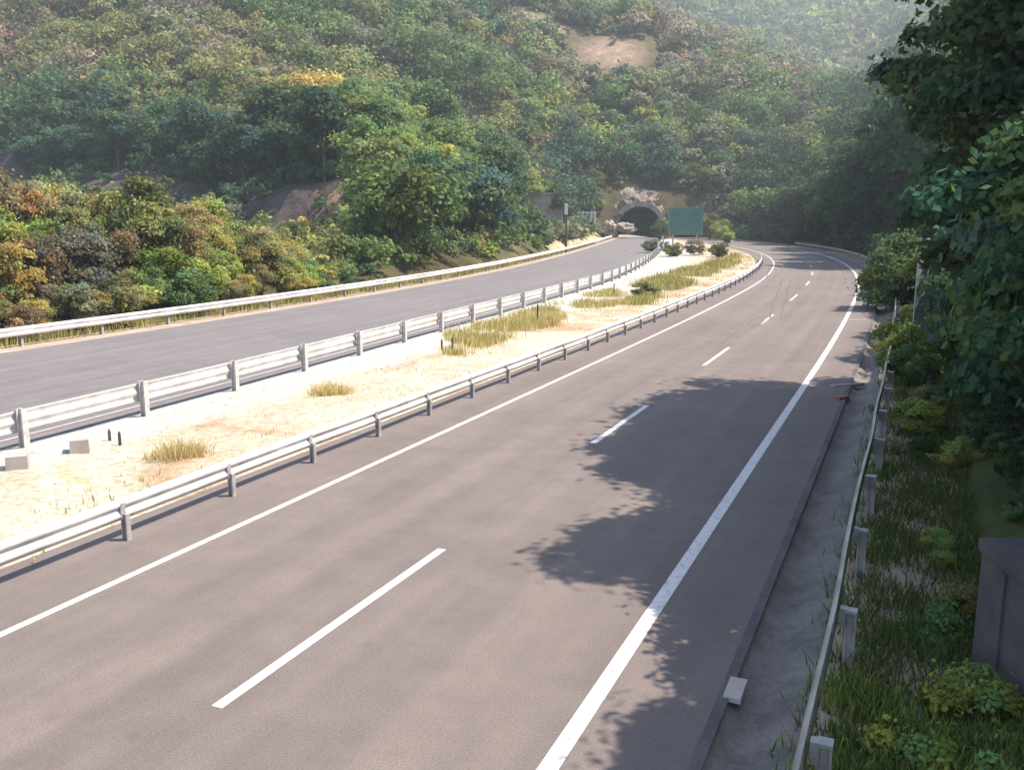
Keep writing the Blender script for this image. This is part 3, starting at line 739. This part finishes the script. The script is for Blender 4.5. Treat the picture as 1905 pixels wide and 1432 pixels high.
# candidates over the hills
rd = random.Random(5)
cand = []
Y = 24.0
while Y < 450:
    sp_ = 5.5 if Y < 230 else 6.4 if Y < 330 else 8.0
    for X in np.arange(-.72 * Y - 20, .66 * Y + 25, sp_):
        cand.append((X + rd.uniform(-1.9, 1.9) * sp_ / 5, Y + rd.uniform(-1.9, 1.9) * sp_ / 5))
    Y += sp_
C = np.array(cand); Z = ground(C[:, 0], C[:, 1]); PX, PY = proj(C[:, 0], C[:, 1], Z + 4)
dR = C[:, 0] - XR(C[:, 1], 3.3); dL = XF(C[:, 1]) - 2 - C[:, 0]; sdist = scarp_d(C[:, 0], C[:, 1])
keep = []
for i, (x, y) in enumerate(C):
    if not (-260 < PX[i] < 2150 and PY[i] > -160): continue
    if y < 208 and dR[i] < 0 and dL[i] < 0: continue
    if y >= 208 and y < 218 and (dR[i] < 0 and dL[i] < 0): continue
    if y < 108 and dR[i] < 0 and dL[i] > 0 and PX[i] < 620: continue        # the left bushes grow there instead
    if dL[i] > 0 and dL[i] < 2.2: continue
    if dL[i] > 0 and PX[i] < 640 and y < 100: continue
    if dR[i] > 0:
        if dR[i] < 2.5: continue
        if y < 27: continue
        if y < 92 and dR[i] < 12: continue
    if -15 < sdist[i] < 5.0 and sdist[i] != 999: continue
    if sdist[i] < 0 and PX[i] < 640: continue
    if any(math.hypot((x - c[0]) / (rx * 1.05), (y - c[1] + 4) / (ry * 1.15)) < 1 for c, rx, ry in BALD): continue
    if 1040 < PX[i] < 1115 and 150 < y < 197: continue
    if 1090 < PX[i] < 1240 and 205 < y < 218: continue
    if 925 < PX[i] < 1065 and y > 100 and y < 158: continue
    if PX[i] < 690 and y < 102 and dR[i] < 0: continue
    keep.append(i)
K = np.array(keep); Kd = C[K, 1]
# a coarse test of what the slope itself hides
def hidden(x, y, z):
    t = np.linspace(.25, .93, 14); return bool(np.any(ground(x * t, y * t) + 2.5 > H + (z + 6 - H) * t))
vis = [i for i in K if not hidden(C[i, 0], C[i, 1], Z[i])]
vis.sort(key=lambda i: C[i, 1])
NIND = 250
ind = vis[:NIND]; rest = [i for i in K if i not in set(ind)]
used = {}
for i in ind:
    x, y = C[i]; px, py = PX[i], PY[i]
    c = foliage_tone(px, py, rd, (x, y)); right = dR[i] > 0 and px > 1380
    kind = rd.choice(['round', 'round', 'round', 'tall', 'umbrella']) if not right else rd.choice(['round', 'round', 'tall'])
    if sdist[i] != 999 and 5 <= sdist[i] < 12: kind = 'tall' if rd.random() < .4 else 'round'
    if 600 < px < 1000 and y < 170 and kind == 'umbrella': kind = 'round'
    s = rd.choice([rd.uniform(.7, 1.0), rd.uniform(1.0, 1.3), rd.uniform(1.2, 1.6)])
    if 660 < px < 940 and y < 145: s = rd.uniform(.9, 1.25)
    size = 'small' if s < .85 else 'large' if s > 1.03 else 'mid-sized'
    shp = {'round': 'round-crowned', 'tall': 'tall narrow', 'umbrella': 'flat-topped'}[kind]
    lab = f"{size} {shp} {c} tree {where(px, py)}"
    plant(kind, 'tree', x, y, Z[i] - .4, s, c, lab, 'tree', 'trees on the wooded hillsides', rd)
# the far wood as one mass
Vs, Cs = [], []
rg = np.random.default_rng(3)
def add_mass(x, y, z, s, c, nleaf, leaf, ncl=9):
    P, N_, cv_, _, hu = crown_pts(rg, 4.0 * s, 7.2 * s, .8 * s, ncl, nleaf, cl=(.34, .52))
    P = P + np.array([x, y, z]); Vs.append(leaves(P, N_, leaf, rg))
    b = np.array(COL[c]) * rg.uniform(.78, 1.22); h = rg.normal(0, .06, nleaf) + hu * .8
    cc = b[None] * cv_[:, None]; cc[:, 0] *= 1 + h
    Cs.append(np.repeat(np.c_[cc, np.ones(nleaf)], 4, 0))
for i in rest:
    x, y = C[i]; n = 620 if y < 250 else 420; lf = .58 if y < 250 else .75
    if y > 380: n, lf = 200, 1.0
    add_mass(x, y, Z[i] - .3, rd.choice([rd.uniform(.8, 1.2), rd.uniform(1.2, 1.75)]), foliage_tone(PX[i], PY[i], rd, (x, y)), n, lf)
# far hills
Y = 455.0
while Y < 1120:
    sp_ = 9 + (Y - 450) * .012
    for X in np.arange(-.1 * Y, .62 * Y, sp_):
        x = X + rd.uniform(-3, 3); y = Y + rd.uniform(-3, 3); z = gz1(x, y); px, py = proj(x, y, z)
        if px < 1000 or px > 2000 or py < -60: continue
        add_mass(x, y, z - .5, rd.uniform(1.3, 2.0), rd.choice(['green', 'grey-green', 'deep green', 'olive', 'lime green', 'grey-green']), 110, 1.9, 6)
    Y += sp_
def mass_obj(name, label, cat, mat=M_leafA):
    V = np.concatenate(Vs); Cc = np.concatenate(Cs); me = mesh_np(name, V, np.arange(len(V)).reshape(-1, 4), mat)
    a = me.color_attributes.new('Col', 'FLOAT_COLOR', 'POINT'); a.data.foreach_set('color', Cc.astype(np.float32).ravel())
    o_ = link(name, me); tag(o_, label, cat, kind='stuff'); Vs.clear(); Cs.clear(); return o_
mass_obj('distant_wood', 'mixed green and brown woodland covering the hills in the distance', 'woodland')

# undergrowth between the trees, on all slopes
pts = []
for _ in range(15000):
    y = 22 + 330 * rd.random() ** .8 if rd.random() > .05 else rd.uniform(10, 27); x = rd.uniform(-.68 * y - 8, .62 * y + 14); pts.append((x, y))
P2 = np.array(pts); Z2 = ground(P2[:, 0], P2[:, 1]); qx, qy = proj(P2[:, 0], P2[:, 1], Z2)
r2 = P2[:, 0] - XR(P2[:, 1], 3.3); l2 = XF(P2[:, 1]) - 2 - P2[:, 0]; s2 = scarp_d(P2[:, 0], P2[:, 1])
n_u = 0
for k in range(len(P2)):
    x, y = P2[k]
    if qx[k] < -120 or qx[k] > 2050 or qy[k] < -60: continue
    if (r2[k] < .4 and l2[k] < .6) and y < 217: continue
    if -13 < s2[k] < 3 and rd.random() > .30: continue
    if any(math.hypot((x - c[0]) / rx, (y - c[1]) / ry) < .95 for c, rx, ry in BALD) and rd.random() > .04: continue
    if y < 27 and r2[k] < 2.0: continue
    n_u += 1
    near = y < 70; s = rd.uniform(.12, .3) if near else rd.uniform(.25, .5)
    if s2[k] != 999 and s2[k] > 3 and s2[k] < 9: s *= .8
    c = foliage_tone(qx[k], qy[k], rd, (x, y))
    if l2[k] > 0 and qx[k] < 640 and y < 105: c = rd.choice(['olive', 'green', 'lime green', 'yellow'])
    add_mass(x, y, Z2[k] - .15, s, c, 150 if near else 130 if y < 115 else 60, .17 if near else .28 if y < 115 else .55, 5)
mass_obj('undergrowth', 'low leafy scrub filling the ground between the trees', 'undergrowth')

# bushes beyond the far guardrail
lb = 0
bpos = []
for _ in range(9000):
    px = rd.uniform(-140, 700); Y = rd.uniform(30, 92)
    x = (px - CX) / FPX / 1.017 * Y * 1.0
    d_ = float(XF(Y) - 2 - x)
    if d_ < 0.3 or d_ > 44: continue
    s = rd.uniform(.45, 1.2) * (.8 if d_ < 3 else 1.15)
    if any(math.hypot(x - a, Y - b) < 1.05 * (s + c) for a, b, c in bpos): continue
    tp = float(proj(x, Y, gz1(x, Y) + 3.3 * s)[1])
    if tp < np.interp(px, [-140, 0, 100, 250, 390, 450, 560, 610, 700], [318, 320, 322, 350, 375, 425, 452, 500, 512]): continue
    bpos.append((x, Y, s))
bpos.sort(key=lambda q: q[1]); bpos = bpos[:190]
def bwhere(px, d_):
    a = 'at the picture\'s left edge' if px < 90 else 'left part of the bank' if px < 260 else 'middle of the bank' if px < 430 else 'right part of the bank' if px < 560 else 'next to the wooded spur'
    b = 'close behind the far guardrail' if d_ < 5 else 'halfway back from the far guardrail' if d_ < 14 else 'at the back near the grey cutting'
    return f'{b}, {a}'
for (x, y, s) in bpos:
    z = gz1(x, y); px, py = proj(x, y, z + 1.5); d_ = XF(y) - 2 - x
    r = rd.random()
    if px < 70: c = rd.choice(['orange-brown', 'yellow', 'lime green', 'olive', 'lime green'])
    elif px < 140 and py < 400: c = rd.choice(['green', 'olive', 'grey-green'])
    elif py < 470: c = rd.choice(['yellow', 'olive', 'yellow', 'orange-brown', 'olive', 'lime green'])
    elif px > 560: c = rd.choice(['green', 'lime green', 'green', 'deep green'])
    elif px > 420: c = rd.choice(['yellow', 'lime green', 'orange-brown', 'olive', 'yellow'])
    else: c = rd.choice(['olive', 'lime green', 'yellow', 'brown', 'olive', 'green', 'grey-green'])
    size = 'small' if s < .8 else 'broad' if s > 1.1 else 'mid-sized'
    plant('bush', 'bush', x, y, z - .2, s, c, f'{size} {c} bush {bwhere(px, d_)}', 'bush', 'bushes beyond the far guardrail', rd, rd.uniform(.95, 1.35))

# big shading trees on the right bank
big = [((12.9, 23.0), 1.0, 'big dark leafy tree whose crown shades the road at the far edge of the shadow'),
       ((12.9, 18.6), 1.05, 'big dark leafy tree on the right bank, middle one of the shading row'),
       ((11.9, 14.2), 1.04, 'big dark leafy tree on the right bank, nearest one of the shading row'),
       ((19.0, 24.5), 1.3, 'tallest dark tree behind the shading row on the right bank'),
       ((18.5, 17.0), 1.2, 'broad dark tree at the right edge behind the concrete block'),
       ((7.9, 7.5), .74, 'dark tree beside the camera casting the shadow at the bottom of the road'),
       ((7.9, 10.8), .6, 'slim dark tree on the right bank just above the concrete block'),
       ((25.5, 33.0), 1.0, 'dark tree above the grey sign panel on the right bank'),
       ((31, 41.0), 1.0, 'dark tree on the right bank behind the bright shrub'),
       ((39, 52.0), 1.0, 'dark tree on the right bank near the start of the far bend')]
for kb, (p, s, l) in enumerate(big):
    rdb = random.Random(100 + kb)
    if p[1] > 28: s = min(s, ((p[0] - float(XR(p[1], 2.3)) + .5) / .65 - gz1(*p)) / 12.8)
    plant('near', 'tree', p[0], p[1], gz1(*p) - .4, s, rdb.choice(['deep green', 'shaded green', 'deep green']), l, 'tree', 'large trees on the right bank', rdb)
sil = [(1450, 405), (1500, 375), (1560, 325), (1600, 250), (1640, 190), (1690, 145), (1740, 95), (1800, 35), (1850, -50), (1980, -150)]
for k, (px, Y) in enumerate(((1905, 38), (1862, 46), (1830, 55), (1880, 60), (1800, 66), (1840, 78), (1775, 80), (1745, 94), (1790, 98), (1712, 108), (1750, 118), (1680, 122), (1640, 134), (1600, 146), (1555, 160), (1505, 172), (1700, 140), (1650, 156))):
    x = (px - CX) / FPX / 1.017 * Y; lim = float(XR(Y, 3.3)) + (13.0 if 52 < Y < 92 else 9.5 if Y < 92 else 3.2); x = max(x, lim); z = gz1(x, Y)
    px, _ = proj(x, Y, z + 8); top = float(np.interp(px, *zip(*sil))); zt_ = H + (400 - top) / FPX * Y
    s = min(1.55, max(.5, (zt_ - z) / 12.8))
    if Y < 92: s = min(s, max(.45, ((x - float(XR(Y, 2.3)) + .5) / .65 - z) / 12.8))
    plant('near' if Y < 80 else 'tall', 'tree', x, Y, z - .4, s if Y < 80 else s * 1.3, rd.choice(['shaded green', 'shaded green', 'deep green']),  # shade of the bank put into the leaf colour
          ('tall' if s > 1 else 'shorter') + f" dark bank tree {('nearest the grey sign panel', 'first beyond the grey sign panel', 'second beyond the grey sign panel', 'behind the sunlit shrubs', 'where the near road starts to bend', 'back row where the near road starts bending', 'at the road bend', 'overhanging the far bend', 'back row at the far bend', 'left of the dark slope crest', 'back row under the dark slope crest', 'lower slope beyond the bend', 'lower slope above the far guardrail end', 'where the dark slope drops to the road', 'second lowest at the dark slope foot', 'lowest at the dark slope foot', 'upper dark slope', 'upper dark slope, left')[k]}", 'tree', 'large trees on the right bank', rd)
for k, Y in enumerate(range(27, 91, 4)):
    if Y < 35: continue
    x = float(XR(Y, 2.3)) + rd.uniform(4.3, 5.8); s = rd.uniform(.6, .74)
    wh = ('level with the shadow edge', 'just past the shadow edge', 'right of the lime bush', 'right of the grey panel', 'just past the grey panel', 'beyond the grey panel', 'behind the umbrella-shaped shrub', 'first past the umbrella-shaped shrub', 'second past the umbrella-shaped shrub',
          'third past the umbrella-shaped shrub', 'where the rail begins to curve', 'just past where the rail begins to curve', 'by the middle of the rail curve', 'past the middle of the rail curve', 'near the end of the rail curve', 'at the end of the rail curve')[k]
    plant('round', 'tree', x, Y, gz1(x, Y) - .3, s, rd.choice(['deep green', 'deep green', 'blue-green']), f'low dark tree behind the right guardrail, {wh}', 'tree', 'low trees close behind the right guardrail', rd)
for k, Y in enumerate((11.6, 13.8, 16.2, 18.6, 21.2, 23.8, 26.4, 29.4, 32.6)):
    x = float(XR(Y, 2.3)) + rd.uniform(3.5, 4.1) * 1.09 - (.5 if Y > 14 else -.5); s = rd.uniform(.46, .56)
    wh = ('just behind the concrete block', 'second back from the concrete block', 'third back from the concrete block', 'fourth back from the concrete block', 'in the middle of the shaded rail', 'past the middle of the shaded rail', 'at the shadow edge', 'just beyond the shadow edge', 'behind the lime bush')[k]
    plant('round', 'tree', x, Y, gz1(x, Y) - .5, s, 'deep green' if k % 3 else 'blue-green', f'small dark hedge tree by the right rail, {wh}', 'tree', 'small hedge trees right of the guardrail', rd, 1.5 if Y < 27 else 1.05)
# shrubs and weeds along the right guardrail
wpos = []
for _ in range(1500):
    Y = rd.uniform(7.5, 80); x = float(XR(Y, 3.0)) + rd.uniform(.0, 2.2); s = rd.uniform(.22, .42) if Y < 17 else rd.uniform(.3, .7) if Y < 27 else rd.uniform(.5, 1.1)
    if Y < 10.6 and x > xw - 1.0: continue
    if any(math.hypot(x - a, Y - b) < .75 * (s + c) for a, b, c in wpos): continue
    wpos.append((x, Y, s))
wpos = wpos[:60]
for (x, y, s) in wpos:
    z = max(gz1(x, y), 0); d_ = x - float(XR(y, 3.1)); c = rd.choice(['lime green', 'lime green', 'green'] if 27 < y < 44 else ['green', 'lime green', 'green', 'deep green', 'olive'])  # lime mix paints in the sunlit stretch
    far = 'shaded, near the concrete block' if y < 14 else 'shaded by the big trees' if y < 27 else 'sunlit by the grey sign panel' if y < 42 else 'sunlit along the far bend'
    nr_ = 'at the right guardrail' if d_ < 1.3 else 'behind the right guardrail' if d_ < 3 else 'on the right bank'
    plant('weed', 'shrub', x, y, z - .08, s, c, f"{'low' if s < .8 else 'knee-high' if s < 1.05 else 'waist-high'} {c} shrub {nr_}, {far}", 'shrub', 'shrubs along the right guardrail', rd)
for (px, Y, s, l, c) in ((1688, 50, 1.25, 'bright green umbrella-shaped shrub tree left of the grey sign panel', 'green'), (1712, 31, .62, 'bright lime green bush on the right bank at the shadow edge', 'lime green')):
    x = (px - CX) / FPX / 1.017 * Y
    plant('bush', 'bush', x, Y, gz1(x, Y) - .1, s, c, l, 'bush', None, rd, 1.15)

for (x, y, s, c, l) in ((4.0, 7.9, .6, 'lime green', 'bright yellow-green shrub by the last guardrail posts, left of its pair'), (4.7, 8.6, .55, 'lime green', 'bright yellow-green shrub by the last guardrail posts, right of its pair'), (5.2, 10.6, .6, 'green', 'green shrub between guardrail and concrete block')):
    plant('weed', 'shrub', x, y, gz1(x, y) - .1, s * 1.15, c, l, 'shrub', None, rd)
for (px, Y, s, c, l) in ((1236, 196, 1.25, 'green', 'green bush at the left edge of the green sign'), (1322, 198, 1.5, 'olive', 'olive bush at the right edge of the green sign'), (1345, 190, 1.3, 'lime green', 'light green bush right of the green sign'), (1300, 203, 1.3, 'green', 'green bush directly behind the green sign'),
      (1140, 221, 1.3, 'green', 'green bush on the rocks above the left of the tunnel arch'), (1175, 223, 1.5, 'deep green', 'dark bush right above the crown of the tunnel arch'), (1215, 222, 1.5, 'grey-green', 'grey-green bush above the right of the tunnel arch'), (1250, 221, 1.7, 'deep green', 'dark bush above the left top corner of the green sign'), (1295, 221, 1.7, 'green', 'green bush above the right top corner of the green sign'), (1105, 216, 1.3, 'olive', 'olive bush left of the tunnel arch above the railing')):
    x = (px - CX) / FPX / 1.017 * Y
    plant('bush', 'bush', x, Y, max(gz1(x, Y), 8.3 if Y > 218 else 0) - .3 if Y > 212 else 0, s, c, l, 'bush', None, rd, 1.1)

# ------------------------------------------------------------------ grass on the median
def blades(area_pts, h, n, cols, spread, lean=.35):
    for (x, y, z) in area_pts:
        N = n; bx_ = x + rg.normal(0, spread, N); by_ = y + rg.normal(0, spread, N); hh = h * rg.uniform(.45, 1.15, N) * (.7 + .6 * rg.random()); w_ = rg.uniform(.006, .014, N) * (1 + y / 45)
        a = rg.uniform(0, 6.28, N); lx = np.cos(a) * hh * lean * rg.random(N); ly = np.sin(a) * hh * lean * rg.random(N)
        b = rg.uniform(0, 6.28, N); wx, wy = np.cos(b) * w_, np.sin(b) * w_; zb = np.full(N, z - .03)
        V = np.stack([np.c_[bx_ - wx, by_ - wy, zb], np.c_[bx_ + wx, by_ + wy, zb], np.c_[bx_ + lx + wx * .25, by_ + ly + wy * .25, zb + hh], np.c_[bx_ + lx - wx * .25, by_ + ly - wy * .25, zb + hh]], 1)
        Vs.append(V.reshape(-1, 3)); c = np.array([cols[i] for i in rg.integers(0, len(cols), N)]) * rg.uniform(.7, 1.3, (N, 1))
        Cs.append(np.repeat(np.c_[c, np.ones(N)], 4, 0))
DRY = [(.62, .50, .22), (.55, .44, .19), (.42, .34, .14), (.68, .60, .34)]; GRN = [(.20, .23, .06), (.30, .29, .08), (.42, .38, .12), (.16, .19, .05)]
for (px, py, sp_, h, n, l) in ((328, 858, .26, .38, 1000, 'large dry brown grass tuft on the pale median, left one'), (615, 738, .27, .34, 900, 'yellow-brown grass tuft on the pale median, right one')):
    x, y = G(px, py); blades([(0, 0, 0), (.35, .1, 0), (-.3, -.05, 0), (.1, .25, 0)], h, n // 4, DRY, sp_ * .6, .8)
    o = mass_obj('grass_tuft', l, 'grass tuft', M_grass); o['kind'] = 'thing'; o.location = (x, y, .06); o['group'] = 'grass tufts on the median'
def strip(poly_l, poly_r, step, h, n, cols, sp_):
    out = []
    for (a, b) in zip(poly_l, poly_r):
        pass
P_area = []
for _ in range(520):   # tall yellow grass beside the ribbed rail
    px = rd.uniform(838, 1150); t = (px - 838) / 312; top = 612 - t * 84; bot = 664 - t * 96
    py = rd.uniform(top + 14 - t * 6, bot + 2); x, y = G(px, py)
    if mn.noise(Vector((x * .45, y * .3, 1))) < -.12: continue
    P_area.append((x, y, .05))
blades(P_area, .36, 34, DRY + GRN[1:3] + [(.45, .38, .13)], .25)
mass_obj('tall_grass', 'tall yellow dry grass growing along the median by the ribbed guardrail', 'grass', M_grass)
P_area = []
for _ in range(560):
    px = rd.uniform(1175, 1372); t = (px - 1175) / 197; py = rd.uniform(535 - t * 62, 578 - t * 88)
    x, y = G(px, py)
    if x < XM(y) + 1 or x > XR(y, -9): continue
    if mn.noise(Vector((x * .3, y * .16, 4))) < -.08: continue
    P_area.append((x, y, .05))
blades(P_area, .44, 36, GRN + DRY[:2], .38)
mass_obj('green_grass', 'rank green and yellow weeds filling the far end of the median', 'grass', M_grass)
P_area = []
for _ in range(900):   # sparse short stubble over the whole median
    y = 8 + 150 * rd.random() ** 1.2; f = 1 - .93 * rd.random() ** 1.3; x = float(XM(y)) * (1 - f) + f * float(XR(y, -9.4)); P_area.append((x, y, .04))
blades(P_area, .12, 14, DRY + [(.5, .44, .2)], .3)
mass_obj('stubble', 'thin dry stubble scattered over the pale median soil', 'grass', M_grass)
P_area = []
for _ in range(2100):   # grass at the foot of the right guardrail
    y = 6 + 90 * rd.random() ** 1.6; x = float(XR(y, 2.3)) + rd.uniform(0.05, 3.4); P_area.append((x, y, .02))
bright = [(x, y, z) for (x, y, z) in P_area if (7 < y < 9.6 and mn.noise(Vector((x, y, 2))) > -.1) or 26 < y < 38]  # sunlit gaps in the tree shade painted as brighter blades
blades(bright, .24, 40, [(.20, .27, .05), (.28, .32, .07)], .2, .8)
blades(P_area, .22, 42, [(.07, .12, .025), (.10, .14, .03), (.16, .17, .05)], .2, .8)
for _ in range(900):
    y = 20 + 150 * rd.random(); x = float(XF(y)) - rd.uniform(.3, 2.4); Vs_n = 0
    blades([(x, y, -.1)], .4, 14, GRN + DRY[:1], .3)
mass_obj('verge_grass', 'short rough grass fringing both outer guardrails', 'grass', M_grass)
# shrubs at the far end of the median and by the sign
for k, (px, py, s, c, l) in enumerate(((1210, 470, 1.4, 'grey-green', 'pale low shrub at the far end of the ribbed guardrail'), (1290, 476, 1.5, 'dusty pink-brown', 'pinkish dry shrub on the median tip below the green sign'),
      (1335, 480, 1.4, 'olive', 'olive shrub right of the pinkish one on the median tip'), (1345, 440, 2.1, 'lime green', 'light green shrub right of the green sign'), (1250, 478, 1.3, 'olive', 'small olive shrub between ribbed guardrail and pinkish shrub'),
      (1200, 556, .8, 'olive', 'olive weed clump nearest along the green end of the median'))):
    x, y = G(px, py); y = min(y, 172); x = (px - CX) / FPX * y
    plant('weed', 'shrub', x, y, 0, s * 1.1, c, l, 'shrub', None, rd, .9)

# ------------------------------------------------------------------ haze
bpy.ops.mesh.primitive_cube_add(size=1); hz = bpy.context.object; hz.name = 'haze'
hz.scale = (2500, 2500, 420); hz.location = (0, 0, 420 / 2 - 9); tag(hz, kind='stuff')
hm = bpy.data.materials.new('haze'); hm.use_nodes = True; nt = hm.node_tree; nt.nodes.clear()
out = nt.nodes.new('ShaderNodeOutputMaterial'); v = nt.nodes.new('ShaderNodeVolumePrincipled')
v.inputs['Color'].default_value = (.78, .90, .97, 1); v.inputs['Density'].default_value = .00046; v.inputs['Anisotropy'].default_value = .2
nt.links.new(v.outputs[0], out.inputs['Volume']); hz.data.materials.clear(); hz.data.materials.append(hm)
print('ind trees', len(ind), 'rest', len(rest), 'bushes', len(bpos), 'undergrowth', n_u, 'weeds', len(wpos))
